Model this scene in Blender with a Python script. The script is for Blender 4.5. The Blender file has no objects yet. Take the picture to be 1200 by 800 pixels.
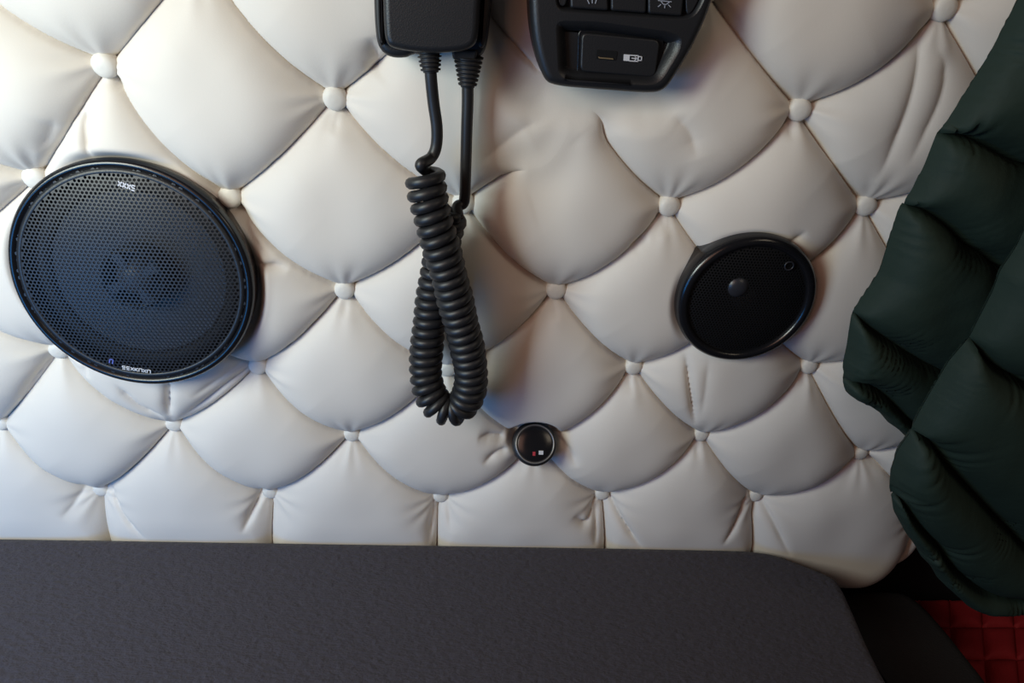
import bpy, bmesh, math, random
import numpy as np
from mathutils import Vector, Matrix

# ------------------------------------------------------------------ camera
CAM = np.array([-0.27054, -0.43703, 0.96718])
RCW = np.array([[0.996815441230422, -0.03648204883534124, -0.0709086471269547],
                [-0.04247328039066577, 0.5096885782524816, -0.8593099403892753],
                [0.06749071474992016, 0.859585140234369, 0.5065159327314445]])
FPX = 800.0
sc = bpy.context.scene
cd = bpy.data.cameras.new('camera'); cam = bpy.data.objects.new('camera', cd)
sc.collection.objects.link(cam)
cd.sensor_width = 36.0; cd.lens = 36.0*FPX/1200.0; cd.clip_start = 0.01
M = Matrix([[*RCW[0], CAM[0]], [*RCW[1], CAM[1]], [*RCW[2], CAM[2]], [0, 0, 0, 1]])
cam.matrix_world = M
sc.camera = cam

# ------------------------------------------------------------------ world, lights, exposure
sc.view_settings.view_transform = 'Standard'; sc.view_settings.look = 'None'
sc.view_settings.gamma = 1; sc.view_settings.use_curve_mapping = False
sc.view_settings.exposure = 0.06
w = bpy.data.worlds.new('cab_daylight'); sc.world = w; w.use_nodes = True
bg = w.node_tree.nodes['Background']
bg.inputs[0].default_value = (0.95, 0.84, 0.86, 1); bg.inputs[1].default_value = 0.03

def area(name, loc, target, size, energy, col, sy=None):
    ld = bpy.data.lights.new(name, 'AREA'); ld.energy = energy; ld.color = col
    ld.shape = 'RECTANGLE'; ld.size = size; ld.size_y = sy or size
    o = bpy.data.objects.new(name, ld); sc.collection.objects.link(o)
    o.location = loc
    o.rotation_euler = (Vector(target)-Vector(loc)).to_track_quat('-Z', 'Y').to_euler()
    return o
area('side_window_light', (-0.80, -0.46, 1.04), (-0.70, 0, 0.98), 0.34, 5.0, (0.84, 0.96, 0.90), 0.28)
area('windscreen_light', (-0.70, -0.72, 1.22), (-0.52, 0, 0.84), 0.55, 1.4, (1.0, 0.50, 0.34), 0.45)
area('low_window_light', (-0.84, -0.52, 0.66), (-0.72, 0, 0.54), 0.36, 1.6, (0.02, 0.34, 1.0), 0.25)
area('far_window_light', (0.38, -0.68, 1.40), (0.12, 0, 0.92), 0.30, 0.80, (1.0, 0.84, 0.64), 0.25)

# ------------------------------------------------------------------ helpers
rng = random.Random(7)
C = sc.collection

def at(px, py, d=0.0, z=None):
    """point seen at photo pixel on the plane y=-d (parallel to the wall) or on height z"""
    r = RCW @ np.array([(px-600)/FPX, -(py-400)/FPX, -1.0])
    k = (-d-CAM[1])/r[1] if z is None else (z-CAM[2])/r[2]
    return CAM + k*r
def xz(px, py, d=0.0):
    p = at(px, py, d); return np.array([p[0], p[2]])
def topx(P):
    q = (np.atleast_2d(P)-CAM) @ RCW
    return np.stack([600+FPX*q[:, 0]/-q[:, 2], 400-FPX*q[:, 1]/-q[:, 2]], 1)

def mesh_obj(name, verts, faces, mat, parent=None, smooth=True):
    me = bpy.data.meshes.new(name)
    me.from_pydata([tuple(map(float, v)) for v in verts], [], [tuple(int(i) for i in f) for f in faces])
    me.materials.append(mat)
    if smooth: me.polygons.foreach_set('use_smooth', [True]*len(me.polygons))
    me.update()
    o = bpy.data.objects.new(name, me); C.objects.link(o)
    if parent: o.parent = parent
    return o
def bm_obj(name, bm, mat, parent=None, smooth=False):
    me = bpy.data.meshes.new(name); bmesh.ops.recalc_face_normals(bm, faces=bm.faces)
    bm.to_mesh(me); bm.free(); me.materials.append(mat)
    if smooth: me.polygons.foreach_set('use_smooth', [True]*len(me.polygons))
    o = bpy.data.objects.new(name, me); C.objects.link(o)
    if parent: o.parent = parent
    return o
def thing(name, label, cat, loc=(0, 0, 0), rot=(0, 0, 0), group=None):
    o = bpy.data.objects.new(name, None); C.objects.link(o); o.empty_display_size = .02
    o.location = loc; o.rotation_euler = rot; o['label'] = label; o['category'] = cat
    if group: o['group'] = group
    bpy.context.view_layer.update()
    return o
def struct(o): o['kind'] = 'structure'; return o
def local(o, root):
    """mesh data given in world space, stored in the frame of its root Empty"""
    bpy.context.view_layer.update()
    o.data.transform(root.matrix_world.inverted()); return o

def material(name, col, rough=.5, spec=.5, metal=0.0, bump=0.0, bscale=200.0, detail=2.0, mottle=0.0, mscale=20.0, sheen=0.0, coat=0.0, weave=None):
    m = bpy.data.materials.new(name); m.use_nodes = True
    nt = m.node_tree; b = nt.nodes['Principled BSDF']
    b.inputs['Base Color'].default_value = (*col, 1); b.inputs['Roughness'].default_value = rough
    b.inputs['Specular IOR Level'].default_value = spec; b.inputs['Metallic'].default_value = metal
    b.inputs['Sheen Weight'].default_value = sheen; b.inputs['Coat Weight'].default_value = coat
    tc = nt.nodes.new('ShaderNodeTexCoord')
    if mottle:
        n = nt.nodes.new('ShaderNodeTexNoise'); n.inputs['Scale'].default_value = mscale; n.inputs['Detail'].default_value = 4
        mx = nt.nodes.new('ShaderNodeMix'); mx.data_type = 'RGBA'
        mx.inputs['A'].default_value = (*[c*(1-mottle) for c in col], 1)
        mx.inputs['B'].default_value = (*[min(1, c*(1+mottle)) for c in col], 1)
        nt.links.new(tc.outputs['Object'], n.inputs['Vector'])
        nt.links.new(n.outputs['Fac'], mx.inputs['Factor']); nt.links.new(mx.outputs['Result'], b.inputs['Base Color'])
    if bump:
        n2 = nt.nodes.new('ShaderNodeTexNoise'); n2.inputs['Scale'].default_value = bscale; n2.inputs['Detail'].default_value = detail
        bp = nt.nodes.new('ShaderNodeBump'); bp.inputs['Strength'].default_value = bump; bp.inputs['Distance'].default_value = 0.001 if not weave else 0.0022
        if weave:
            mp = nt.nodes.new('ShaderNodeMapping'); mp.inputs['Scale'].default_value = weave
            nt.links.new(tc.outputs['Object'], mp.inputs['Vector']); nt.links.new(mp.outputs['Vector'], n2.inputs['Vector'])
        else: nt.links.new(tc.outputs['Object'], n2.inputs['Vector'])
        nt.links.new(n2.outputs['Fac'], bp.inputs['Height']); nt.links.new(bp.outputs['Normal'], b.inputs['Normal'])
    return m

M_CREAM = material('cream_leather', (0.74, 0.685, 0.62), .58, .35, bump=.05, bscale=900, mottle=.012, mscale=9)
M_BUTTON = material('cream_button', (0.74, 0.70, 0.635), .5, .4, bump=.05, bscale=900)
M_BACK = material('backing_board', (0.03, 0.028, 0.026), .8)
M_BLACK = material('black_plastic', (0.012, 0.0125, 0.015), .42, .5, bump=.12, bscale=1400)
M_GLOSS = material('glossy_black_plastic', (0.008, 0.008, 0.010), .22, .5)
M_GRILLE = material('black_painted_grille', (0.020, 0.021, 0.025), .42, .4)
M_GRILLE2 = material('matte_black_grille', (0.006, 0.006, 0.007), .5, .4)
M_CONE = material('speaker_cone', (0.085, 0.092, 0.115), .4, .5)
M_RUBBER = material('black_rubber', (0.013, 0.013, 0.015), .5, .45)
M_CORD = material('cord_rubber', (0.014, 0.014, 0.016), .45, .5)
M_DIM = material('dim_grey_plastic', (0.025, 0.026, 0.033), .35)
M_GREYRUB = material('dark_rubber_surround', (0.03, 0.03, 0.035), .6, .4)
M_MATT = material('charcoal_woven_fabric', (0.053, 0.047, 0.058), .88, .25, bump=1.0, bscale=260, detail=2, mottle=.22, mscale=330, sheen=.08, weave=(0.7, 1.3, 1))
M_MATT2 = material('dark_woven_fabric', (0.022, 0.020, 0.021), .9, .2, bump=.6, bscale=520, mottle=.1, mscale=300)
M_SHELL = material('dark_green_nylon', (0.0150, 0.0300, 0.0230), .70, .3, bump=.2, bscale=260, mottle=.05, mscale=30)
M_RED = material('red_quilted_fabric', (0.27, 0.012, 0.016), .7, .3, bump=.3, bscale=500)
M_DARK = material('dark_trim', (0.006, 0.006, 0.007), .8, .2)
M_SILVER = material('silver_ring', (0.30, 0.29, 0.28), .35, .5, metal=.6)
M_WHITE = material('white_print', (0.62, 0.62, 0.66), .5)
M_REDP = material('red_print', (0.45, 0.03, 0.05), .5)
M_BLUEP = material('blue_print', (0.10, 0.12, 0.42), .5)
M_ICON = material('pale_icon_print', (0.33, 0.35, 0.42), .5)
M_BRASS = material('gold_contact', (0.55, 0.42, 0.25), .35, metal=.8)
M_FLOOR = material('floor_rubber', (0.02, 0.02, 0.021), .8)

def smoothpoly(pts, closed=True, n=3):
    P = [np.array(p, float) for p in pts]
    for _ in range(n):
        Q = []; m = len(P)
        rg = range(m) if closed else range(m-1)
        if not closed: Q.append(P[0])
        for i in rg:
            a, b = P[i], P[(i+1) % m]
            Q += [a*.75+b*.25, a*.25+b*.75]
        if not closed: Q.append(P[-1])
        P = Q
    return np.array(P)
def roundpoly(pts, rad, k=6):
    P = [np.array(p, float) for p in pts]; out = []; n = len(P)
    for i in range(n):
        a, b, c = P[i-1], P[i], P[(i+1) % n]
        u, v = a-b, c-b; lu, lv = np.linalg.norm(u), np.linalg.norm(v)
        p, q = b+u/lu*min(rad, lu*.45), b+v/lv*min(rad, lv*.45)
        for t in np.linspace(0, 1, k): out.append((1-t)**2*p+2*t*(1-t)*b+t*t*q)
    return np.array(out)
def resample(P, step=None, n=None, closed=False):
    P = np.asarray(P, float)
    if closed: P = np.vstack([P, P[:1]])
    s = np.r_[0, np.cumsum(np.linalg.norm(np.diff(P, axis=0), axis=1))]
    if n is None: n = max(2, int(round(s[-1]/step)))
    t = np.linspace(0, s[-1], n+1)
    if closed: t = t[:-1]
    return np.stack([np.interp(t, s, P[:, i]) for i in range(P.shape[1])], 1)
def catmull(pts, k=12):
    P = [np.array(p, float) for p in pts]; P = [2*P[0]-P[1]]+P+[2*P[-1]-P[-2]]; out = []
    for i in range(1, len(P)-2):
        a, b, c, d = P[i-1:i+3]
        for j in range(k):
            t = j/k; out.append(.5*((2*b)+(-a+c)*t+(2*a-5*b+4*c-d)*t*t+(-a+3*b-3*c+d)*t**3))
    out.append(P[-2]); return np.array(out)
def poly_dist(pts, L):
    """distance and arc position of points to polyline L"""
    best = np.full(len(pts), 1e9); s_at = np.zeros(len(pts)); near = np.zeros_like(pts); s0 = 0
    for a, b in zip(L[:-1], L[1:]):
        ab = b-a; l2 = ab@ab+1e-18
        t = np.clip(((pts-a)@ab)/l2, 0, 1); q = a+t[:, None]*ab
        d = np.linalg.norm(pts-q, axis=1); m = d < best
        best[m] = d[m]; s_at[m] = s0+t[m]*math.sqrt(l2); near[m] = q[m]; s0 += math.sqrt(l2)
    return best, s_at, near
def inside(pts, poly):
    x, y = pts[:, 0], pts[:, 1]; r = np.zeros(len(pts), bool)
    for (x1, y1), (x2, y2) in zip(poly, np.roll(poly, -1, 0)):
        c = ((y1 > y) != (y2 > y)); 
        if y1 != y2: r ^= c & (x < (x2-x1)*(y-y1)/(y2-y1)+x1)
    return r
def offset_poly(P, r):
    e = np.roll(P, -1, 0)-np.roll(P, 1, 0); n = np.stack([-e[:, 1], e[:, 0]], 1)
    n /= np.linalg.norm(n, axis=1)[:, None]+1e-12
    A = np.sum(P[:, 0]*np.roll(P[:, 1], -1)-np.roll(P[:, 0], -1)*P[:, 1])
    return P+n*(r if A > 0 else -r)
def slab(name, P, lo, hi, bev, mat, parent, frame='wall', seg=5, backbev=0.0, holes=None):
    """solid slab of 2D outline P with a rounded front rim. frame wall: (x,z)+depth toward the room; floor: (x,y)+height"""
    rings = []
    for k in range(seg+1 if backbev else 1):
        if backbev:
            a = math.pi/2*(1-k/seg); rings.append((backbev*(1-math.cos(a)), lo+backbev*(1-math.sin(a))))
        else: rings.append((0, lo))
    if hi-bev-lo > .004+backbev: rings.append((0, hi-bev-.0015))
    for k in range(seg+1):
        a = math.pi/2*k/seg; rings.append((bev*(1-math.cos(a)), hi-bev+bev*math.sin(a)))
    f3 = (lambda p, h: (p[0], -h, p[1])) if frame == 'wall' else (lambda p, h: (p[0], p[1], h))
    bm = bmesh.new(); R = []
    for ins, h in rings:
        Q = offset_poly(P, ins); R.append([bm.verts.new(f3(p, h)) for p in Q])
    n = len(P)
    for a, b in zip(R[:-1], R[1:]):
        for i in range(n): bm.faces.new((a[i], a[(i+1) % n], b[(i+1) % n], b[i]))
    bm.faces.new(R[0][::-1])
    if holes:
        es = [bm.edges.get((R[-1][i], R[-1][(i+1) % n])) for i in range(n)]
        hv = []
        for (H, depth, ins, floor_) in holes:
            t = [bm.verts.new(f3(p, hi)) for p in H]; m = len(t)
            es += [bm.edges.new((t[i], t[(i+1) % m])) for i in range(m)]; hv.append((H, t, depth, ins, floor_))
        bmesh.ops.triangle_fill(bm, edges=es, use_beauty=True)
        for H, t, depth, ins, floor_ in hv:
            m = len(t); prev = t
            for q in range(1, 4):
                cur = [bm.verts.new(f3(p, hi-depth*q/3)) for p in offset_poly(H, ins*math.sin(math.pi/2*q/3))]
                for i in range(m): bm.faces.new((prev[i], prev[(i+1) % m], cur[(i+1) % m], cur[i]))
                prev = cur
            bm.faces.new(prev)
    else: bm.faces.new(R[-1])
    bmesh.ops.recalc_face_normals(bm, faces=bm.faces)
    o = bm_obj(name, bm, mat, None)
    for p in o.data.polygons: p.use_smooth = len(p.vertices) == 4
    if parent: o.parent = parent; local(o, parent)
    return o
def lathe(name, prof, mat, parent, n=96, smooth=True, jitter=None):
    V, F = [], []
    for r, z in prof:
        for i in range(n):
            a = 2*math.pi*i/n; V.append((r*math.cos(a), r*math.sin(a), z))
    for k in range(len(prof)-1):
        for i in range(n): F.append((k*n+i, k*n+(i+1) % n, (k+1)*n+(i+1) % n, (k+1)*n+i))
    if prof[-1][0] < 1e-4 or True: F.append(tuple((len(prof)-1)*n+i for i in range(n)))
    return mesh_obj(name, V, F, mat, parent, smooth)
def ringlathe(name, prof, mat, parent, n=96):
    """closed profile revolved: a solid ring"""
    V, F = [], []; m = len(prof)
    for r, z in prof:
        for i in range(n):
            a = 2*math.pi*i/n; V.append((r*math.cos(a), r*math.sin(a), z))
    for k in range(m):
        k2 = (k+1) % m
        for i in range(n): F.append((k*n+i, k*n+(i+1) % n, k2*n+(i+1) % n, k2*n+i))
    return mesh_obj(name, V, F, mat, parent)
def tube(name, path, rad, mat, parent=None, n=10, caps=True):
    P = np.asarray(path, float); m = len(P)
    rad = np.full(m, rad) if np.isscalar(rad) else np.asarray(rad)
    T = np.gradient(P, axis=0); T /= np.linalg.norm(T, axis=1)[:, None]
    up = np.array([0, 1.0, 0]) if abs(T[0][1]) < .9 else np.array([1.0, 0, 0])
    N = up-T[0]*(up@T[0]); N /= np.linalg.norm(N); V, F = [], []
    for i in range(m):
        N = N-T[i]*(N@T[i]); N /= np.linalg.norm(N); B = np.cross(T[i], N)
        for k in range(n):
            a = 2*math.pi*k/n; V.append(P[i]+rad[i]*(math.cos(a)*N+math.sin(a)*B))
    for i in range(m-1):
        for k in range(n): F.append((i*n+k, i*n+(k+1) % n, (i+1)*n+(k+1) % n, (i+1)*n+k))
    if caps: F.append(tuple(range(n))[::-1]); F.append(tuple((m-1)*n+k for k in range(n)))
    o = mesh_obj(name, V, F, mat)
    if parent: o.parent = parent; local(o, parent)
    return o
def text(name, s, size, mat, parent, loc, rot=0.0, thick=.0003, shear=0):
    cu = bpy.data.curves.new(name, 'FONT'); cu.body = s; cu.size = size; cu.extrude = thick; cu.align_x = 'CENTER'; cu.align_y = 'CENTER'
    cu.shear = shear; cu.offset = size*.02
    t = bpy.data.objects.new(name, cu); C.objects.link(t)
    dg = bpy.context.evaluated_depsgraph_get()
    me = bpy.data.meshes.new_from_object(t.evaluated_get(dg)); bpy.data.objects.remove(t)
    me.materials.clear(); me.materials.append(mat)
    o = bpy.data.objects.new(name, me); C.objects.link(o); o.parent = parent
    o.location = loc; o.rotation_euler = (0, 0, rot); return o

def puffed(cells, seams, step, height, mat, parent, name, to3d, back=None, matfn=None):
    """cells: list of closed 2D polygons sharing seam polylines. One mesh per cell, creased exactly on the seams.
    height(pts, cell_index) -> puff height; to3d(pts, h) -> 3D points."""
    allp = np.vstack(cells); x0, y0 = allp.min(0)-step; x1, y1 = allp.max(0)+step
    nx, ny = int((x1-x0)/step)+2, int((y1-y0)/step)+2
    gx, gy = np.meshgrid(np.arange(nx)*step+x0, np.arange(ny)*step+y0); G = np.stack([gx.ravel(), gy.ravel()], 1)
    fi, fj = np.meshgrid(np.arange(nx-1), np.arange(ny-1)); f0 = (fj*nx+fi).ravel()
    quads = np.stack([f0, f0+1, f0+nx+1, f0+nx], 1); cen = G[quads].mean(1)
    cid = np.full(len(quads), -1)
    for c, P in enumerate(cells):
        lo, hi = P.min(0), P.max(0)
        m = np.where((cid < 0) & (cen[:, 0] >= lo[0]) & (cen[:, 0] <= hi[0]) & (cen[:, 1] >= lo[1]) & (cen[:, 1] <= hi[1]))[0]
        if len(m): cid[m[inside(cen[m], P)]] = c
    vmin = np.full(len(G), 10**6); vmax = np.full(len(G), -2)
    for k in range(4):
        np.minimum.at(vmin, quads[:, k], cid); np.maximum.at(vmax, quads[:, k], cid)
    border = np.where((vmin != vmax) & (vmax >= 0))[0]
    Bp = G[border]; best = np.full(len(Bp), 1e9); near = Bp.copy()
    for L in seams:
        lo, hi = L.min(0)-3*step, L.max(0)+3*step
        m = np.where((Bp >= lo).all(1) & (Bp <= hi).all(1))[0]
        if not len(m): continue
        d, _, q = poly_dist(Bp[m], L); u = d < best[m]; best[m[u]] = d[u]; near[m[u]] = q[u]
    ok = best < 2.5*step; G[border[ok]] = near[ok]
    out = []
    for c in range(len(cells)):
        Q = quads[cid == c]
        if not len(Q): out.append(None); continue
        idx, inv = np.unique(Q, return_inverse=True); inv = inv.reshape(Q.shape)
        pts = G[idx]; h = height(pts, c); V = to3d(pts, h); F = inv
        if back is not None:
            Vb = to3d(pts, -back*h-1e-5); V = np.vstack([V, Vb]); F = np.vstack([inv, inv[:, ::-1]+len(pts)])
        o = mesh_obj(name, V, F, mat)
        if parent: o.parent = parent; local(o, parent)
        out.append(o)
    return out
def softd(ds, p=2.0):
    a = np.zeros(len(ds[0]))
    for d in ds: a += 1/(np.maximum(d, 1e-6)**p)
    return a**(-1/p)
def prof(x, a=2.2, b=.62):
    x = np.clip(x, 0, 1); return (1-(1-x)**a)**b
def lownoise(pts, seed, scale):
    r = np.random.RandomState(seed); s = np.zeros(len(pts))
    for _ in range(6):
        k = r.randn(2)/scale*4; s += np.sin(pts@k+r.rand()*6.28)
    return s/6

# ------------------------------------------------------------------ the setting: floor, bench, dark sheet for the void at the right
def box(name, lo, hi, mat, parent=None):
    bm = bmesh.new(); bmesh.ops.create_cube(bm, size=1)
    for v in bm.verts: v.co = [lo[i]+(v.co[i]+.5)*(hi[i]-lo[i]) for i in range(3)]
    bmesh.ops.bevel(bm, geom=bm.edges[:], offset=.004, segments=2, affect='EDGES')
    o = bm_obj(name, bm, mat); 
    if parent: o.parent = parent
    return o
struct(box('floor', (-1.6, -1.6, -.03), (1.0, .10, 0), M_FLOOR))
struct(box('trim_1', (-1.05, -.30, 0), (.06, -.003, .36), M_DARK))       # plinth of the bunk
struct(box('void_sheet', (.17, .03, 0), (.80, .06, 1.25), M_DARK))            # dark sheet added to stand for the black void beyond the wall

struct(box('gap_sheet', (-1.05, .021, 0), (.17, .05, 1.13), M_DARK))         # dark sheet added behind the wall, keeps bright background out of the gaps

# ------------------------------------------------------------------ tufted wall
CW, ASP, Z0 = .14, .943, .95
NODES = {(0,0):(1105,10),(0,1):(937,127),(0,2):(783,240),(0,3):(651,340),(0,4):(523,432),(0,5):(412,510),(0,6):(316,578),
(1,1):(1014,240),(1,3):(742,430),(1,4):(627,519),(1,5):(516,583),(2,2):(948,429),(2,3):(822,510),(2,4):(706,580),(3,2):(1009,532),(3,3):(886,582),
(-2,3):(392,114),(-1,4):(404,339),(-2,4):(270,231),(-3,4):(124,75),(-1,5):(302,430),(-1,6):(203,498),(-1,7):(118,575),(-3,5):(42,208),
(-2,6):(68,410),(-2,7):(0,497),(-1,2):(668,112),(-1,3):(543,238),(1,2):(868,345)}
def node(u, v):
    if (u, v) in NODES: return xz(*NODES[(u, v)], .008)
    return np.array([(u-v)*CW/2, -(u+v)*CW/2*ASP+Z0])
XL, XR, ZB, ZT = -.86, .156, .458, 1.13
LASTROW = 6
def seam_pts(a, b):
    key = (a, b)
    pa, pb = node(*a), node(*b)
    if key in SEAMPX:
        mid = [xz(x, y, .012) for x, y in SEAMPX[key]]
        return catmull([pa]+mid+[pb], 8)
    t = np.linspace(0, 1, 15)[:, None]; ch = pb-pa; n = np.array([ch[1], -ch[0]])
    if n[1] > 0: n = -n
    return pa+ch*t+n*(4*t*(1-t))*(SAG.get(key) or defsag(a, b))
SEAMPX = {((-1,2),(-1,3)): [(663,150),(640,184),(605,195),(575,215)],
          ((-1,2),(0,2)): [(700,132),(712,165),(745,206)],
          ((3,2),(4,2)): [(1035,550)]}
SAG = {}
def defsag(a, b):
    x = (node(*a)[0]+node(*b)[0])/2+.27; k = 1/(1+math.exp(-x/.06))   # pads overlap away from the middle of the wall
    return .065*(1-k)+.03*k if b[0] > a[0] else .022*(1-k)+.070*k
def clipL(L):
    return L
umax, vmax = 9, 12
cells, cell_edges, cell_nodes, cell_keys = [], [], [], []
seams = []; seamcache = {}
def seam(a, b):
    k = (a, b)
    if k not in seamcache: seamcache[k] = seam_pts(a, b); seams.append(seamcache[k])
    return seamcache[k]
PLEAT = {(-1,7):[(115,600),(124,627)], (0,6):[(316,600),(317,633)], (1,5):[(512,605),(512,640)], (2,4):[(709,605),(710,640)], (3,3):[(885,610),(884,642)]}
def pleat(u, v):
    k = ('p', u, v)
    if k not in seamcache:
        p = node(u, v)
        if (u, v) in PLEAT:
            m = [xz(*q, .018) for q in PLEAT[(u, v)]]; L = np.array([p]+m+[[m[-1][0]+(m[-1][0]-p[0])*.3, ZB]])
        else: L = np.array([p, [p[0], ZB]])
        seamcache[k] = resample(L, .006); seams.append(seamcache[k])
    return seamcache[k]
BORD = np.array([[XL, ZB], [XR, ZB], [XR, ZT], [XL, ZT]])
for u in range(-12, 7):
    for v in range(-6, 15):
        s = u+v
        if s > LASTROW-1: continue
        n4 = [node(u, v), node(u+1, v), node(u+1, v+1), node(u, v+1)]
        cx, cz = np.mean(n4, 0)
        if cx < XL-.06 or cx > XR+.06 or cz > ZT+.07: continue
        A = seam((u, v), (u+1, v)); B = seam((u, v), (u, v+1))
        if s <= LASTROW-2:
            D = seam((u+1, v), (u+1, v+1)); E = seam((u, v+1), (u+1, v+1))
            P = np.vstack([A[:-1], D[:-1], E[::-1][:-1], B[::-1][:-1]]); ed = [A, B, D, E]
            nd = n4
        else:
            D = pleat(u+1, v); E = pleat(u, v+1)
            bot = resample(np.array([D[-1], E[-1]]), .01)
            P = np.vstack([A[:-1], D[:-1], bot[:-1], E[::-1][:-1], B[::-1][:-1]]); ed = [A, B, D, E]
            nd = [n4[0], n4[1], n4[3]]
        cells.append(P); cell_edges.append(ed); cell_nodes.append(nd); cell_keys.append((u, v))
ALLN = np.array([p for nd in cell_nodes for p in nd]); ALLN = np.unique(np.round(ALLN, 6), axis=0)
# outer outline of the padded wall: square corners at the left, rounded lower right corner
rc = .055
outl = [np.array([XL, ZT]), np.array([XL, ZB])]
outl += [np.array([XR-rc+rc*math.sin(a), ZB+rc*1.15-rc*1.15*math.cos(a)]) for a in np.linspace(0, math.pi/2, 14)]
outl += [np.array([XR, ZT])]
OUTL = np.vstack([resample(np.array([a, b]), .01)[:-1] for a, b in zip(outl, outl[1:]+outl[:1])])
EDGE_R = np.array([p for p in OUTL if p[0] > -.02 and p[1] < ZT-.001 and (p[0] > XR-rc-.002 or p[1] < ZB+.002)])
EDGE_R = np.array(outl[1:]) ; EDGE_R[0] = [XL, ZB]
SPK1 = at(157, 326, .031); SPK2 = at(874, 351.5, .030); TWE = at(627, 520, .026)
# extra folds pressed into the leather: photo polyline, depth, half width
CREASES = [
 ([(94,128),(94,150),(103,192)], .0045, .0030), ([(60,140),(50,165),(38,180)], .002, .006),
 ([(806,420),(809,455),(816,500)], .0045, .0028), ([(830,420),(826,450),(820,490)], .0015, .005),
 ([(199,440),(197,488)], .0050, .0030), ([(300,436),(262,456),(235,474),(208,492)], .0040, .0035),
 ([(285,432),(255,446),(225,462)], .0025, .004), ([(290,312),(315,312),(336,318)], .0035, .0025),
 ([(275,245),(290,282),(318,305)], .003, .003), ([(304,582),(296,600),(284,622)], .0055, .0035),
 ([(120,580),(140,602),(174,628)], .0040, .0025), ([(95,572),(85,592),(72,606)], .003, .005),
 ([(702,592),(688,614),(672,604)], .0040, .0035), ([(712,586),(730,612),(755,642)], .0050, .0028), ([(700,600),(698,640)], .003, .003),
 ([(880,590),(866,612),(846,634)], .0050, .0030), ([(892,588),(905,608),(925,646)], .0030, .0030),
 ([(508,592),(503,640)], .003, .003), ([(524,592),(528,625)], .002, .004),
 ([(1092,30),(1086,62),(1066,118),(1046,166),(1026,214)], .0032, .0060), ([(1108,60),(1112,80),(1100,118),(1060,190)], .0026, .0065),
 ([(937,140),(934,168)], .0025, .004), ([(945,140),(966,166),(985,196)], .003, .003), 
 ([(742,298),(752,288),(764,284)], .0025, .003), ([(918,292),(924,282),(944,266)], .002, .004), ([(655,130),(668,150),(676,172)], .003, .006),
 ([(790,132),(808,152),(816,182)], .002, .008), ([(640,140),(610,150),(560,190)], .002, .008),
 ([(592,518),(575,512),(560,510)], .004, .004), ([(596,528),(580,530),(566,540)], .003, .004), ([(655,520),(668,530),(676,545)], .003, .004),
 ([(70,405),(44,434),(14,476)], .004, .003), ([(80,420),(95,428),(102,444)], .003, .003), ([(268,246),(268,262)], .003, .003),
 ([(392,130),(390,160)], .002, .005), ([(1012,540),(1030,552),(1046,560)], .004, .004), ([(140,448),(165,475),(196,492)], .003, .003),
 ([(432,88),(440,72),(434,40)], .004, .006), ([(783,255),(783,280)], .0022, .005), ([(651,355),(653,380)], .002, .005), ([(742,445),(742,470)], .002, .005),
 ([(822,525),(820,545)], .002, .005), ([(404,352),(402,378)], .002, .005), ([(948,442),(950,462)], .002, .005), ([(124,92),(128,112)], .002, .005),
]
CREASES = [(catmull([xz(x, y, .022) for x, y in L], 6), d, wd) for L, d, wd in CREASES]
HS, HP = .0100, .0165
def clampdisc(pts, h, c, R, lim, soft):
    r = np.hypot(pts[:, 0]-c[0], pts[:, 1]-c[2]); t = np.clip((R+soft-r)/soft, 0, 1); t = t*t*(3-2*t)
    return np.where(h > lim, h*(1-t)+lim*t, h)
PANEL_PX = [(615,-150),(620,-20),(623,45),(636,92),(648,102),(700,106),(764,111),(780,107),(790,94),(817,50),(838,0),(880,-150)]
PANEL = np.array([xz(x, y, .046) for x, y in PANEL_PX])
PC = PANEL.mean(0)
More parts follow.
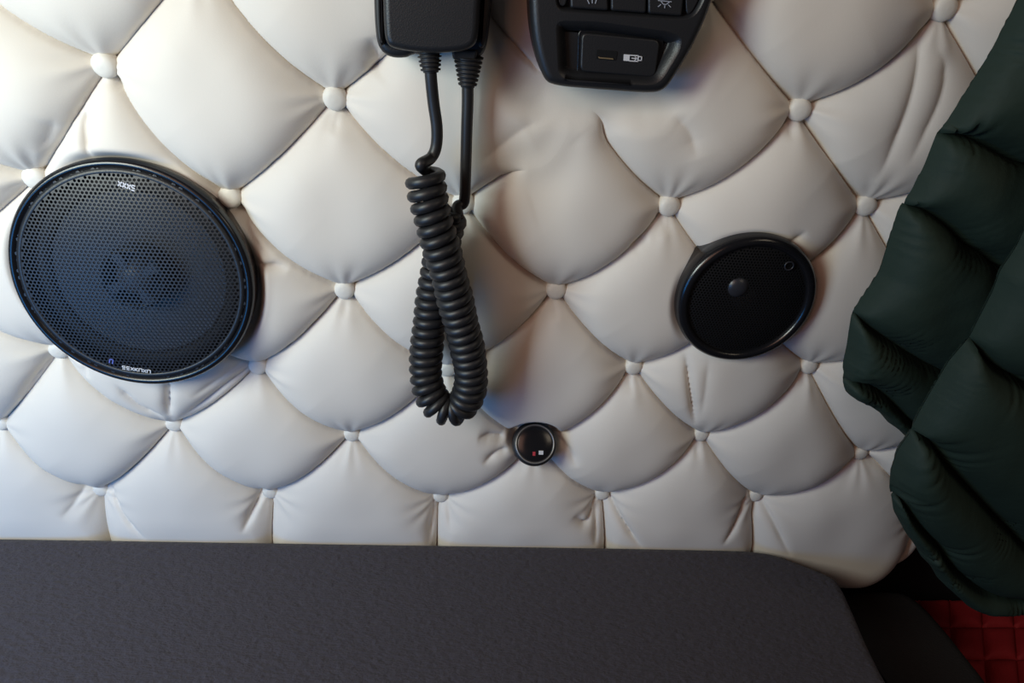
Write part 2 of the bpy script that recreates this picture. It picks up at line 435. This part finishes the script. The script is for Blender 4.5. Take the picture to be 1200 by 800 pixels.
def wall_h(pts, c):
    ed = cell_edges[c]
    ds = [poly_dist(pts, L)[0] for L in ed]
    s = cell_keys[c]
    dm = np.min(ds, 0)
    sd = softd(ds, 3.2)
    dn = np.min([np.hypot(pts[:, 0]-n[0], pts[:, 1]-n[1])+(.04 if abs(n-node(-1, 2)).max() < 1e-6 else 0) for n in cell_nodes[c]], 0)
    base = .0012+HS*(1-np.exp(-(dn/.022)**1.5))
    h = base+HP*(.80*prof(sd/.031, 2.4, .50)+.20*np.clip(sd/.05, 0, 1)**1.0*(2-np.clip(sd/.05, 0, 1)))
    # asymmetry: filling settles downward in each pad
    cen = cells[c].mean(0); h += .0022*np.clip((cen[1]-pts[:, 1])/.06, -1, 1)*prof(sd/.0235)
    # gathers radiating from each button
    for n in cell_nodes[c]:
        dx, dz = pts[:, 0]-n[0], pts[:, 1]-n[1]; r = np.hypot(dx, dz); a = np.arctan2(dz, dx)
        ph = (n[0]*91+n[1]*57) % 6.28
        h += .0005*np.cos(9*a+ph+1.5*np.sin(2*a+ph))*np.exp(-((r-.014)/.014)**2)*prof(dm/.006)
    h += .0012*lownoise(pts, 3, .05)*prof(sd/.0235)
    for L, dep, wd in CREASES:
        lo, hi = L.min(0)-4*wd, L.max(0)+4*wd
        m = np.where((pts >= lo).all(1) & (pts <= hi).all(1))[0]
        if not len(m): continue
        d, sarc, _ = poly_dist(pts[m], L); tot = np.linalg.norm(np.diff(L, axis=0), axis=1).sum()
        fade = np.clip(np.minimum(sarc/(.25*tot)+.25, (tot-sarc)/(.35*tot)+.0), 0, 1)
        h[m] -= dep*fade*1.5*np.exp(-(d/(.95*wd)))-dep*.15*fade*np.exp(-(d/(3*wd))**2)
    if True:
        for key, i0 in ((((-1,2),(-1,3)), .62), (((-1,2),(0,2)), .20)):
            L = seamcache[key]; d, sa, _ = poly_dist(pts, L); tot = np.linalg.norm(np.diff(L, axis=0), axis=1).sum()
            t = np.clip((i0-sa/tot)/.22+.5, 0, 1); t = t*t*(3-2*t)
            wgt = t*np.exp(-(d/.020)**2); h = h*(1-wgt)+.0225*wgt
    # roll in toward the free edge at the lower right
    de = poly_dist(pts, EDGE_R)[0]
    h = h*prof(np.minimum(de/.045, 1), 2.2, .5)
    h = clampdisc(pts, h, SPK1, .072, .0145, .010); h = clampdisc(pts, h, SPK2, .042, .021, .010); h = clampdisc(pts, h, SPK1, .062, .005, .005); h = clampdisc(pts, h, SPK2, .036, .005, .004); h = clampdisc(pts, h, TWE, .013, .004, .010)
    dp, _, _ = poly_dist(pts, np.vstack([PANEL, PANEL[:1]])); ins = inside(pts, PANEL); dp = np.where(ins, -dp, dp)
    t = np.clip((.03-dp)/.03, 0, 1); t = t*t*(3-2*t)
    h = np.where(h > .016, h*(1-t)+.016*t, h)
    t = np.clip((.548-pts[:, 1])/.05, 0, 1)*np.clip((.02-pts[:, 0])/.05, 0, 1); t = t*t*(3-2*t)
    h = h*(1-t)+t*np.minimum(h, .0225+.18*np.maximum(h-.0225, 0)+0*h)
    return np.maximum(h, .0003)
# clip cells to the outline
wall = mesh_obj('wall_back', *(lambda P: ([(x, 0, z) for x, z in P]+[(x, .02, z) for x, z in P],
        [tuple(range(len(P))), tuple(range(2*len(P)-1, len(P)-1, -1))]+[(i, (i+1) % len(P), len(P)+(i+1) % len(P), len(P)+i) for i in range(len(P))]))(OUTL), M_BACK, None, False)
struct(wall)
class Clip: pass
_inside = inside
def inside_clipped(pts, poly): return _inside(pts, poly) & _inside(pts, OUTL)
inside_fn = inside
inside = inside_clipped
def to3_wall(p, h):
    # the puffs also sag a little: fabric slides down with its filling
    return np.stack([p[:, 0], -h, p[:, 1]-0.10*np.clip(h-.012, 0, 1)], 1)
pads = puffed(cells, seams+[np.vstack([OUTL, OUTL[:1]])], .0013, wall_h, M_CREAM, wall, 'pad', to3_wall)
inside = inside_fn

bV = [(.0001, .0088), (.003, .0086), (.0055, .0080), (.0069, .0066), (.0074, .004), (.0072, .0)][::-1]
first = None
for (x, z) in ALLN:
    if not (XL+.01 < x < XR-.012 and ZB+.02 < z < ZT-.01): continue
    skip = False
    for cpt, R in ((SPK1, .066), (SPK2, .045), (TWE, .02)):
        if math.hypot(x-cpt[0], z-cpt[2]) < R: skip = True
    if np.hypot(x-node(-1, 2)[0], z-node(-1, 2)[1]) < .01: skip = True
    if skip: continue
    if first is None:
        V, F = [], []; n = 24
        for r, h in bV:
            for i in range(n):
                a = 2*math.pi*i/n; V.append((r*math.cos(a), -h, r*math.sin(a)))
        for k in range(len(bV)-1):
            for i in range(n): F.append((k*n+i, k*n+(i+1) % n, (k+1)*n+(i+1) % n, (k+1)*n+i))
        b = first = mesh_obj('button', V, F, M_BUTTON, wall)
    else:
        b = first.copy(); C.objects.link(b); b.parent = wall
    lo_ = min(1, max(0, (.80-z)/.2)); b.location = (x, -.0040+.0034*lo_, z); b.scale = (1-.1*lo_, 1, 1-.1*lo_); b.rotation_euler = (rng.uniform(-.12, .12), 0, rng.uniform(-.12, .12))

# ------------------------------------------------------------------ speakers
def grille(name, R, pitch, hole, zf, mat, parent, sides=6):
    """perforated sheet: real holes on a hexagonal lattice"""
    V, F, key = [], [], {}
    def vid(x, y):
        k = (round(x*1e6/8), round(y*1e6/8))
        if k not in key: key[k] = len(V); V.append((x, y, zf(math.hypot(x, y))))
        return key[k]
    ny = int(R/(pitch*.866))+1; nx = int(R/pitch)+1
    for j in range(-ny, ny+1):
        for i in range(-nx, nx+1):
            cx = (i+(j % 2)*.5)*pitch; cy = j*pitch*.866
            rr = math.hypot(cx, cy)
            if rr > R+pitch*.5: continue
            O = [vid(cx+pitch/math.sqrt(3)*math.cos(math.pi/6+k*math.pi/3), cy+pitch/math.sqrt(3)*math.sin(math.pi/6+k*math.pi/3)) for k in range(6)]
            if rr > R-pitch*.6: F.append(tuple(O)); continue
            I = []
            for k in range(6):
                a = math.pi/6+k*math.pi/3; x, y = cx+hole*math.cos(a), cy+hole*math.sin(a)
                I.append(len(V)); V.append((x, y, zf(math.hypot(x, y))))
            J = []
            for k in range(6):
                a = math.pi/6+k*math.pi/3; x, y = cx+hole*math.cos(a), cy+hole*math.sin(a)
                J.append(len(V)); V.append((x, y, zf(math.hypot(x, y))-.0007))
            for k in range(6):
                k2 = (k+1) % 6
                F.append((O[k], O[k2], I[k2], I[k])); F.append((I[k], I[k2], J[k2], J[k]))
    o = mesh_obj(name, V, F, mat, parent, False); o['kind'] = 'stuff'
    return o
FACE = (math.pi/2, 0, 0)
R1 = .0752
s1 = thing('coaxial_speaker', 'large round black speaker with fine mesh grille, left on the cream tufted wall', 'speaker', SPK1, (math.radians(82), 0, 0))
ringlathe('rim', [(R1-.002, -.015), (R1, -.003), (R1-.0004, .0006), (R1-.0015, .0022), (R1-.0030, .0028), (R1-.0042, .0026), (R1-.0050, .0012), (R1-.0062, .0006), (R1-.0070, -.0012), (R1-.0072, -.0150)], M_GLOSS, s1, 128)
g1R = R1-.0064
ringlathe('gasket', [(g1R+.0012, -.001), (g1R+.0006, .0016), (g1R-.0018, .0024), (g1R-.0030, .0016), (g1R-.003, -.001)], M_BLACK, s1, 128)
grille('grille', g1R-.001, .0026, .00100, lambda r: .0016+.0050*(1-min(1, r/g1R)**2.4), M_GRILLE, s1)
lathe('basket', [(g1R+.001, -.004), (g1R+.0005, -.016)], M_BLACK, s1, 96)
ringlathe('surround', [(.0655, -.012)]+[(.0595+.0060*math.cos(a), -.012+.0062*math.sin(a)) for a in np.linspace(.1, math.pi-.1, 10)]+[(.0535, -.012), (.0535, -.0135), (.0655, -.0135)], M_GREYRUB, s1)
lathe('cone', [(.0545, -.0095), (.045, -.0115), (.032, -.0135), (.022, -.0150), (.018, -.0155)], M_CONE, s1)
hs = ringlathe('tweeter_housing', [(.0205, -.0150), (.0205, .0005), (.0195, .0020), (.0180, .0022), (.0170, .0008), (.0170, -.0150)], M_BLACK, s1, 64)
lathe('tweeter_dome', [(.0125, -.006), (.0118, -.002), (.009, .0012), (.005, .0028), (.001, .0031)], M_CONE, s1, 40)
for k in range(4):
    a = .5+k*math.pi/2
    bm = bmesh.new(); bmesh.ops.create_cube(bm, size=1)
    for v in bm.verts: v.co = Vector((.0105+v.co.x*.0165, v.co.y*(.0075 if v.co.x > 0 else .003), .0010+v.co.z*.0022))
    bmesh.ops.bevel(bm, geom=bm.edges[:], offset=.0005, segments=2, affect='EDGES')
    o = bm_obj('bridge', bm, M_CONE, hs); o.rotation_euler = (0, 0, a)
def on_face(root, px, py, d):
    # point of the photo ray on the plane local z = d of the thing
    Mi = root.matrix_world.inverted(); a = Mi @ Vector(CAM); b = Mi @ Vector(at(px, py, .03)); t = (d-a.z)/(b.z-a.z)
    return a+(b-a)*t
# illegible little white print near the rim, above and below, with a red and blue mark
def glyphs(root, px0, px1, n, size, mat, seed, d, name='lettering'):
    r = random.Random(seed); bm = bmesh.new()
    a, b = on_face(root, *px0, d), on_face(root, *px1, d)
    ang = math.atan2(b.y-a.y, b.x-a.x); ux = Vector((math.cos(ang), math.sin(ang), 0)); uy = Vector((-ux.y, ux.x, 0))
    stepv = (b-a).length/n
    for i in range(n):
        o = a+ux*stepv*(i+.5); w_ = stepv*.74
        kind = r.choice([0, 1, 2, 3])
        strokes = {0: [((-.5, -.5), (.5, .5)), ((-.5, .5), (.5, -.5))], 1: [((-.5, -.5), (-.5, .5)), ((-.5, .5), (.5, .5)), ((.5, .5), (.5, -.5))],
                   2: [((-.5, .5), (.5, .5)), ((-.5, 0), (.5, 0)), ((-.5, -.5), (.5, -.5)), ((-.5, .5), (-.5, 0))], 3: [((-.5, .5), (-.5, -.5)), ((-.5, 0), (.5, .5)), ((-.5, 0), (.5, -.5))]}[kind]
        for (x1, y1), (x2, y2) in strokes:
            p = o+ux*x1*w_+uy*y1*size; q = o+ux*x2*w_+uy*y2*size; t = (q-p).normalized(); nn = Vector((-t.y, t.x, 0))*size*.13
            vs = [bm.verts.new(v) for v in (p+nn, p-nn, q-nn, q+nn)]; vt = [bm.verts.new(v.co+Vector((0, 0, .0003))) for v in vs]
            bm.faces.new(vt)
            for k in range(4): bm.faces.new((vs[k], vs[(k+1) % 4], vt[(k+1) % 4], vt[k]))
    return bm_obj(name, bm, mat, root)
glyphs(s1, (138, 214.5), (159, 221), 4, .0030, M_WHITE, 2, .0032)
glyphs(s1, (143, 430), (177, 435.5), 7, .0022, M_WHITE, 5, .0032)
glyphs(s1, (128, 422.5), (133, 424), 1, .0030, M_BLUEP, 1, .0032, 'mark')

R2 = .0472
s2 = thing('small_coaxial_speaker', 'small round black speaker with dark grille, at the right near the green jacket', 'speaker', SPK2, FACE)
ringlathe('rim', [(R2, -.017), (R2+.0004, -.002), (R2, .0012), (R2-.0016, .0034), (R2-.004, .0044), (R2-.006, .0038), (R2-.0072, .0018), (R2-.0076, -.017)], M_GLOSS, s2, 128)
g2R = R2-.0068
grille('grille', g2R, .0021, .00072, lambda r: .0012+.0030*(1-min(1, r/g2R)**3), M_GRILLE2, s2)
lathe('cone', [(g2R, -.006), (g2R-.006, -.004), (g2R-.009, -.007), (.018, -.012), (.010, -.013)], M_RUBBER, s2)
lathe('tweeter_dome', [(.0095, -.006), (.009, -.001), (.007, .0012), (.004, .0026), (.001, .0030)], M_CONE, s2, 40)
p = on_face(s2, 925, 311.5, .0033)
o = ringlathe('emblem', [(.0034, 0), (.0034, .0006), (.0024, .0006), (.0024, 0)], M_DIM, s2, 24); o.location = (p.x, p.y, .0030)
o = lathe('tweeter_cap', [(.0074, .0036), (.0068, .0046), (.0045, .0060), (.002, .0066), (.0005, .0067)], M_DIM, s2, 40)
pp = on_face(s2, 866, 338, .005); o.location = (pp.x, pp.y, -.0005)

RT = .0168
tw = thing('tweeter', 'tiny black disc tweeter with silver ring, set among the buttons below the coiled cord', 'tweeter', TWE, (math.radians(90-38), 0, 0))
lathe('housing', [(RT, -.021), (RT+.0004, -.004), (RT, -.001), (RT-.0012, .0006), (RT-.0020, .0006)], M_BLACK, tw, 64)
ringlathe('ring', [(RT-.0016, -.002), (RT-.0017, .0010), (RT-.0022, .0014), (RT-.0028, .0010), (RT-.0029, -.002)], M_SILVER, tw, 64)
lathe('cover', [(RT-.0026, .0002), (RT-.0045, .0010), (.006, .0014), (.001, .0015)], M_GLOSS, tw, 64)
for (px, py, m, wd) in ((625.8, 531.5, M_REDP, .0013), (634, 530.2, M_WHITE, .0022)):
    q = on_face(tw, px, py, .0015); bm = bmesh.new(); bmesh.ops.create_cube(bm, size=1)
    for v in bm.verts: v.co = Vector((q.x+v.co.x*wd*1.6, q.y+v.co.y*.0030, .0014+v.co.z*.0006))
    bm_obj('mark', bm, m, tw)

# ------------------------------------------------------------------ handset, its cradle and its cord
def O2(pts, d, n=3, step=.0012, closed=True):
    return resample(smoothpoly([xz(x, y, d) for x, y in pts], closed, n), step, closed=closed)
def RQ(pts, d, rad, step=.0012):
    return resample(np.array([xz(x, y, d) for x, y in roundpoly(pts, rad)]), step, closed=True)
cr = thing('handset_cradle', 'black plastic cradle behind the radio handset, at the top edge of the photo', 'cradle', tuple(at(507, 0, .02)))
slab('shell', O2([(437,-150),(437,-60),(437,0),(439,40),(443,58),(456,69),(477,69),(483,64),(536,60),(540,70),(563,70),(571,55),(574,30),(577,0),(584,-60),(592,-150)], .046), .016, .046, .004, M_BLACK, cr, backbev=.003)
slab('mounting_plate', O2([(452,-150),(455,30),(562,30),(566,-150)], .016), .004, .018, .001, M_BLACK, cr)
slab('cord_socket', RQ([(529,58),(560,58),(557,72),(531,70)], .046, 3, .0008), .030, .047, .0012, M_RUBBER, cr)
hd = thing('radio_handset', 'black radio handset hanging in its cradle with a coiled cord below', 'handset', tuple(at(505, 0, .06)))
body = slab('body', O2([(447,-160),(447,-60),(448,-5),(449,30),(451,50),(459,58),(500,64),(540,62),(557,55),(561,40),(563,0),(567,-60),(572,-160)], .062), .042, .062, .0035, M_BLACK, hd, seg=6)
slab('side_grip', O2([(439,-120),(439,0),(441,42),(446,56),(451,52),(449,0),(449,-120)], .054, n=2), .040, .055, .002, M_RUBBER, hd)
slab('side_grip', O2([(566,-120),(563,0),(561,42),(560,56),(567,58),(571,40),(576,0),(580,-120)], .054, n=2), .040, .054, .002, M_RUBBER, hd)
def P3(lst): return np.array([at(x, y, d) for x, y, d in lst])
def relief(p0, p1, r0, r1, rings):
    a, b = np.array(p0), np.array(p1); k = rings*8+1
    t = np.linspace(0, 1, k); P = a+(b-a)*t[:, None]
    R = r0+(r1-r0)*t+.00055*np.where(np.sin(2*np.pi*t*rings) > 0, 1, -1)
    return tube('strain_relief', P, R, M_RUBBER, hd, 18)
relief(at(503, 60, .050), at(505, 85, .051), .0062, .0046, 5)
relief(at(549, 66, .040), at(548, 102, .040), .0078, .0044, 7)
# straight lead from the handset, the coil, and the straight lead back up to the cradle
lead1 = catmull(P3([(504,70,.051),(505,90,.051),(508,120,.050),(512,150,.050),(511,172,.050),(503,184,.052),(490,192,.056),(482,198,.060),(477,203,.060)]), 10)
coil_px = [(498,203,.056),(501,228,.058),(508,258,.060),(517,290,.061),(528,330,.060),(538,370,.058),(547,405,.056),(552,437,.055),(549,462,.055),(536,479,.055),(518,478,.055),(505,463,.053),(499,438,.049),(500,408,.046),(504,370,.043),(509,335,.041),(515,303,.040),(523,272,.040),(530,248,.041)]
path = resample(catmull(P3(coil_px), 16), .0002)
s = np.r_[0, np.cumsum(np.linalg.norm(np.diff(path, axis=0), axis=1))]
T = np.gradient(path, axis=0); T /= np.linalg.norm(T, axis=1)[:, None]
RH, RWI, PITCH = .0083, .0034, .0068
N = np.array([0, 1.0, 0]); Ns = []
for i in range(len(path)):
    N = N-T[i]*(N@T[i]); N /= np.linalg.norm(N); Ns.append(N)
Ns = np.array(Ns); Bs = np.cross(T, Ns)
turns = s[-1]/PITCH; seg = 22; K = int(turns*seg)
si = np.linspace(0, s[-1], K); idx = np.clip(np.searchsorted(s, si), 0, len(path)-1)
ph = 2*np.pi*si/PITCH
env = np.clip(np.minimum(si/.006, (s[-1]-si)/.006), .25, 1)
tight = 1-.10*np.clip((si-s[-1]*.55)/(s[-1]*.4), 0, 1)
wob = 1+.03*np.sin(si*173)
rad = (RH*tight*wob)[:, None]
hel = path[idx]+rad*(np.cos(ph)[:, None]*Ns[idx]+np.sin(ph)[:, None]*Bs[idx])
lead2 = catmull(np.vstack([hel[-1:], P3([(536,242,.042),(543,238,.040),(545,225,.040),(546,190,.040),(547,150,.040),(548,120,.040),(548,95,.040)])]), 10)
l1 = catmull(np.vstack([P3([(504,70,.051),(505,90,.051),(508,120,.050),(512,150,.050),(511,172,.050),(505,185,.052),(493,193,.060)]), hel[0:1]]), 10)
tube('cord', l1, .0033, M_CORD, hd, 14)
tube('coiled_cord', hel, RWI, M_CORD, hd, 10)
tube('cord', lead2, .0033, M_CORD, hd, 14)

# ------------------------------------------------------------------ switch panel
PD = .046
sp = thing('switch_panel', 'black plastic control panel with a charging port and a row of switches', 'control panel', tuple(at(728, 30, .03)))
rec_usb = RQ([(651,30),(656,24),(700,25),(785,37),(800,44),(797,60),(776,94),(765,100),(668,96),(654,88)], PD, 9)
rec_sw = O2([(650,-70),(650,4),(655,13),(668,15),(770,22),(806,24),(818,16),(828,-5),(846,-70)], PD, n=2, step=.0015)
slab('body', resample(smoothpoly(PANEL, True, 3), .0018, closed=True), .006, PD, .0045, M_BLACK, sp, holes=[(rec_usb, .0075, .0055, 0), (rec_sw, .006, .0025, 0)])
usbp = slab('port_plate', RQ([(682,38),(774,47),(768,91),(680,84)], PD-.0035, 8, .001), PD-.0075, PD-.0035, .0010, M_BLACK, sp)
slab('port_frame', RQ([(678,33),(779,42),(772,96),(676,89)], PD-.006, 9, .001), PD-.0078, PD-.0062, .0005, M_GLOSS, sp)
port = slab('charging_port', RQ([(699,58),(724,60),(722,71),(698,69)], PD-.0035, 1.5, .0006), PD-.0040, PD-.0032, .0002, M_DARK, usbp)
slab('contact', O2([(701,66.8),(719,68.3),(719,69.8),(701,68.3)], PD-.003, n=0, step=.001), PD-.0040, PD-.0026, .0001, M_BRASS, usbp)
def flat(name, polys, d, mat, parent, th=.0003):
    bm = bmesh.new()
    for Pl in polys:
        P = [at(x, y, d) for x, y in Pl]
        a = [bm.verts.new(p) for p in P]; b = [bm.verts.new(p+np.array([0, -th, 0])) for p in P]; n = len(P)
        bm.faces.new(a[::-1]); bm.faces.new(b)
        for i in range(n): bm.faces.new((a[i], a[(i+1) % n], b[(i+1) % n], b[i]))
    o = bm_obj(name, bm, mat, parent); local(o, parent); return o
def stroke(x1, y1, x2, y2, wd):
    l = math.hypot(x2-x1, y2-y1); nx, ny = -(y2-y1)/l*wd/2, (x2-x1)/l*wd/2
    return [(x1+nx, y1+ny), (x2+nx, y2+ny), (x2-nx, y2-ny), (x1-nx, y1-ny)]
flat('charging_symbol', [[(731,63.5),(738,64),(737.5,71.5),(730.5,71)], stroke(738,64.6,748,65.2,1.2), stroke(737.5,71.2,747.5,71.8,1.2), stroke(748,65,747.5,72,1.2),
     stroke(748.5,66.2,752,66.4,1.0), stroke(748,70.6,751.5,70.8,1.0), stroke(752,66,751.5,71,1.0), stroke(740,68,746,68.5,1.1), stroke(744,66.4,746.5,68.4,.9), stroke(743.5,70.4,746.5,68.6,.9)], PD-.0033, M_WHITE, usbp)
sws = []
for i, (x0, x1, yb) in enumerate(((668.5, 713, 10.5), (716, 757, 13.5), (759.5, 799, 17))):
    dx = [-1.5, 1.0, 4.0][i]
    o = slab('switch', RQ([(x0-dx*.2, -60), (x0, yb-1), (x1, yb+2), (x1+dx*2, -60)], PD-.001, 2.5, .001), PD-.006, PD-.0005, .0012, M_BLACK, sp); sws.append(o)
slab('dial', O2([(654,-30),(653,2),(659,9),(665,4),(665,-30)], PD-.002, n=2, step=.001), PD-.006, PD-.002, .0008, M_BLACK, sp)
slab('end_cap', O2([(804,-60),(803,10),(806,18),(812,14),(821,-4),(832,-60)], PD-.002, n=2, step=.001), PD-.006, PD-.002, .0008, M_BLACK, sp)
flat('symbol', [stroke(688,-1,690.5,4.5,1), stroke(694,-2,694,3.8,1), stroke(699,-1,697.5,4.2,1), stroke(690,-3,700,-2.4,1)], PD-.0003, M_ICON, sws[0])
flat('symbol', [stroke(771,.5,787,2,1), stroke(774,1,777.5,5,1), stroke(785,2,780.5,5.2,1), stroke(777,5,781,5.3,1), stroke(774.5,5,771,8,.9), stroke(779,6.3,778.8,9.5,.9), stroke(783,5.5,786,8.5,.9)], PD-.0003, M_ICON, sws[2])

# ------------------------------------------------------------------ mattress and cushions (plan outlines, stored by height)
def plan(pts, z): return np.array([at(x, y, z=z)[:2] for x, y in pts])
ZM = .525
yb = -.0235
def mattress_like(name, label, cat, P, lo, hi, bev, mat, seg=8):
    o = slab(name, P, lo, hi, bev, mat, None, frame='floor', seg=seg)
    o['label'] = label; o['category'] = cat; return o
cpx = plan([(900,646),(935,659),(965,670),(985,682),(1000,715),(1020,762),(1040,800)], ZM-.004)
mp = np.vstack([[[-1.02, yb], [-.4, yb], [cpx[0][0]-.04, yb]], cpx, [[cpx[-1][0]+.004, -.26], [-1.02, -.26]]])
mp = resample(smoothpoly(mp, True, 2), .004, closed=True)
mattress_like('mattress', 'dark charcoal woven fabric mattress running along the foot of the tufted wall', 'mattress', mp, .36, ZM, .010, M_MATT)
c2 = plan([(1000,691),(1040,688),(1062,692),(1082,705),(1110,735),(1136,768),(1162,800)], .455)
c2 = np.vstack([[[.05, c2[0][1]]], c2, [[c2[-1][0]+.004, -.24], [.08, -.26], [.08, -.1]]])
c2 = resample(smoothpoly(c2, True, 2), .004, closed=True)
mattress_like('side_cushion', 'low black cushion wedged between the charcoal mattress and the red quilt', 'cushion', c2, .4085, .458, .014, M_MATT2)

# red quilt: square stitched patches on a low seat
ZQ = .40
def qcorner(i, j):
    xt = (1005, 1041, 1078, 1114, 1151, 1187, 1224, 1262)[i]; yy = (701, 733, 770, 810, 854, 900)[j]
    return plan([(xt+(i-1)*2.2*(yy-700)/100, yy)], ZQ)[0]
NQ, MQ = 8, 6
qv, qh_ = {}, {}
for i in range(NQ):
    for j in range(MQ):
        if j < MQ-1: qv[i, j] = resample(np.array([qcorner(i, j), qcorner(i, j+1)]), .006)
        if i < NQ-1: qh_[i, j] = resample(np.array([qcorner(i, j), qcorner(i+1, j)]), .006)
qs = list(qv.values())+list(qh_.values()); qc, qe = [], []
for i in range(NQ-1):
    for j in range(MQ-1):
        qc.append(np.array([qcorner(i, j), qcorner(i+1, j), qcorner(i+1, j+1), qcorner(i, j+1)])); qe.append([qv[i, j], qv[i+1, j], qh_[i, j], qh_[i, j+1]])
allq = np.vstack(qc); (gx0, gy0), (gx1, gy1) = allq.min(0), allq.max(0)
QP = np.array([qcorner(0, 0), qcorner(NQ-1, 0), qcorner(NQ-1, MQ-1), qcorner(0, MQ-1)])
qt = thing('red_quilt', 'red fabric quilt stitched in squares, in the bottom right corner below the jacket', 'quilt', (float(qcorner(3, 2)[0]), float(qcorner(3, 2)[1]), ZQ))
def qh(p, c): return .0075*prof(softd([poly_dist(p, L)[0] for L in qe[c]])/.010, 2, .7)+.0008*lownoise(p, c, .02)
puffed(qc, qs, .0018, qh, M_RED, qt, 'patch', lambda p, h: np.stack([p[:, 0], p[:, 1], ZQ+h-.004], 1), back=0.0)
slab('backing', resample(QP, .02, closed=True), ZQ-.03, ZQ-.0045, .001, M_RED, qt, frame='floor', seg=2)
struct(box('trim_3', (.065, gy0, 0), (gx1+.1, .02, ZQ-.0305), M_DARK))

# ------------------------------------------------------------------ quilted jacket
def jacket_layer(root, out_px, seams_px, d0, H, D, name, tilt=0.0, seed=0, wr=.0075):
    """outline and stitch lines on a hanging plane; each baffle between two stitch lines is a mesh of its own"""
    O = resample(np.array([xz(x, y, d0) for x, y in out_px]), .004, closed=True)
    S = [catmull([xz(x, y, d0) for x, y in L], 6) for L in seams_px]
    edge = np.vstack([O, O[:1]])
    cellsJ = split_cells(O, S)
    allseams = S+[edge]
    def h(p, c):
        ds = [poly_dist(p, L) for L in allseams]
        sd = softd([d[0] for d in ds], 2.6); v = H*prof(sd/D, 2.3, .52)
        for k, (d, sa, _) in enumerate(ds):
            amp = (wr*1.5 if k == len(S)-1 else wr) if k < len(S) else wr*.5
            q = sa*(560+45*k)+2.5*np.sin(sa*110+k)+seed
            gate = np.clip(.45+.75*np.sin(sa*73+k*2.1+seed)+.4*np.sin(sa*191+k), 0, 1.3)
            reach = .0080*(.7+.5*np.sin(sa*137+seed+k))
            v -= amp*gate*(1-np.abs(np.sin(q)))**2.2*np.exp(-(d/reach)**1.3)*np.clip(d/.0015, 0, 1)
        v += .0035*lownoise(p, 11+seed, .07)*prof(sd/D)+.0006*lownoise(p, 5+seed, .018)*prof(sd/D)
        return np.maximum(v, 0)
    def t3(p, h): return np.stack([p[:, 0], -(d0+h+tilt*(p[:, 0]-O[:, 0].min())), p[:, 1]], 1)
    return puffed(cellsJ, allseams, .0018, h, M_SHELL, root, name, t3, back=.35)
def split_cells(O, S):
    """cut the outline by stitch lines that all run from the left side of the outline to its right side, top to bottom"""
    def lineend(L):
        i = np.argmin(np.linalg.norm(O-L[0], axis=1)); j = np.argmin(np.linalg.norm(O-L[-1], axis=1)); return i, j
    n = len(O); out = []; ends = [lineend(L) for L in S]
    def arc(i, j):  # forward along the outline
        return O[i:j+1] if j >= i else np.vstack([O[i:], O[:j+1]])
    # outline runs down the left side then back up the right side: index order left(top..bottom) then right(bottom..top)
    prev = None
    for (i, j), L in zip(ends, S):
        if prev is None: out.append(np.vstack([arc(j, i), L]))
        else:
            (pi, pj), PL = prev; out.append(np.vstack([arc(pi, i), L, arc(j, pj), PL[::-1]]))
        prev = ((i, j), L)
    (pi, pj), PL = prev; out.append(np.vstack([arc(pi, pj), PL[::-1]]))
    return out
jk = thing('puffer_jacket', 'dark green quilted puffer jacket hanging over the right side of the wall', 'jacket', tuple(at(1190, 300, .12)))
back_out = [(1250,-110),(1192,0),(1160,62),(1112,138),(1107,146),(1099,153),(1096,160),(1082,196),(1064,230),(1058,236),(1053,243),(1030,318),(1010,348),(1000,362),(997,372),(992,405),(987,428),(989,437),(987,444),(990,457),(997,464),(1016,473),(1030,482),(1040,494),(1052,502),(1062,512),(1110,560),(1250,600),(1420,600),(1420,500),(1420,400),(1420,300),(1420,100),(1420,-110)]
back_seams = [[(1097,156),(1124,157),(1148,168),(1175,183),(1200,192),(1300,215),(1420,250)],
              [(1057,238),(1082,245),(1106,263),(1124,282),(1148,296),(1172,314),(1250,345),(1420,380)],
              [(999,364),(1018,382),(1046,401),(1070,416),(1100,431),(1200,470),(1420,540)],
              [(988,441),(1011,445),(1032,458),(1050,476),(1067,492),(1120,530),(1250,580),(1420,590)]]
jacket_layer(jk, back_out, back_seams, .085, .024, .030, 'baffle', seed=1)
front_out = [(1300,150),(1230,215),(1203,262),(1190,290),(1172,316),(1163,341),(1146,374),(1136,394),(1112,422),(1094,452),(1076,484),(1065,508),(1051,528),(1043,556),(1042,570),(1045,584),(1047,598),(1056,614),(1060,622),(1072,638),(1078,650),(1090,662),(1098,676),(1113,690),(1124,700),(1138,706),(1162,707),(1200,705),(1300,712),(1420,720),(1420,660),(1420,600),(1420,470),(1420,330),(1420,150)]
front_seams = [[(1136,394),(1146,412),(1160,424),(1178,434),(1200,446),(1260,465),(1420,500)],
               [(1068,502),(1086,512),(1100,533),(1127,562),(1155,592),(1176,613),(1200,634),(1270,655),(1420,680)],
               [(1043,572),(1054,582),(1068,604),(1092,630),(1110,656),(1142,680),(1170,686),(1200,690),(1300,695),(1420,705)]]
jacket_layer(jk, front_out, front_seams, .122, .028, .032, 'sleeve_baffle', seed=4)
print('objects', len(bpy.data.objects), 'tris', sum(len(o.data.loop_triangles) or len(o.data.polygons)*2 for o in bpy.data.objects if o.type == 'MESH'))
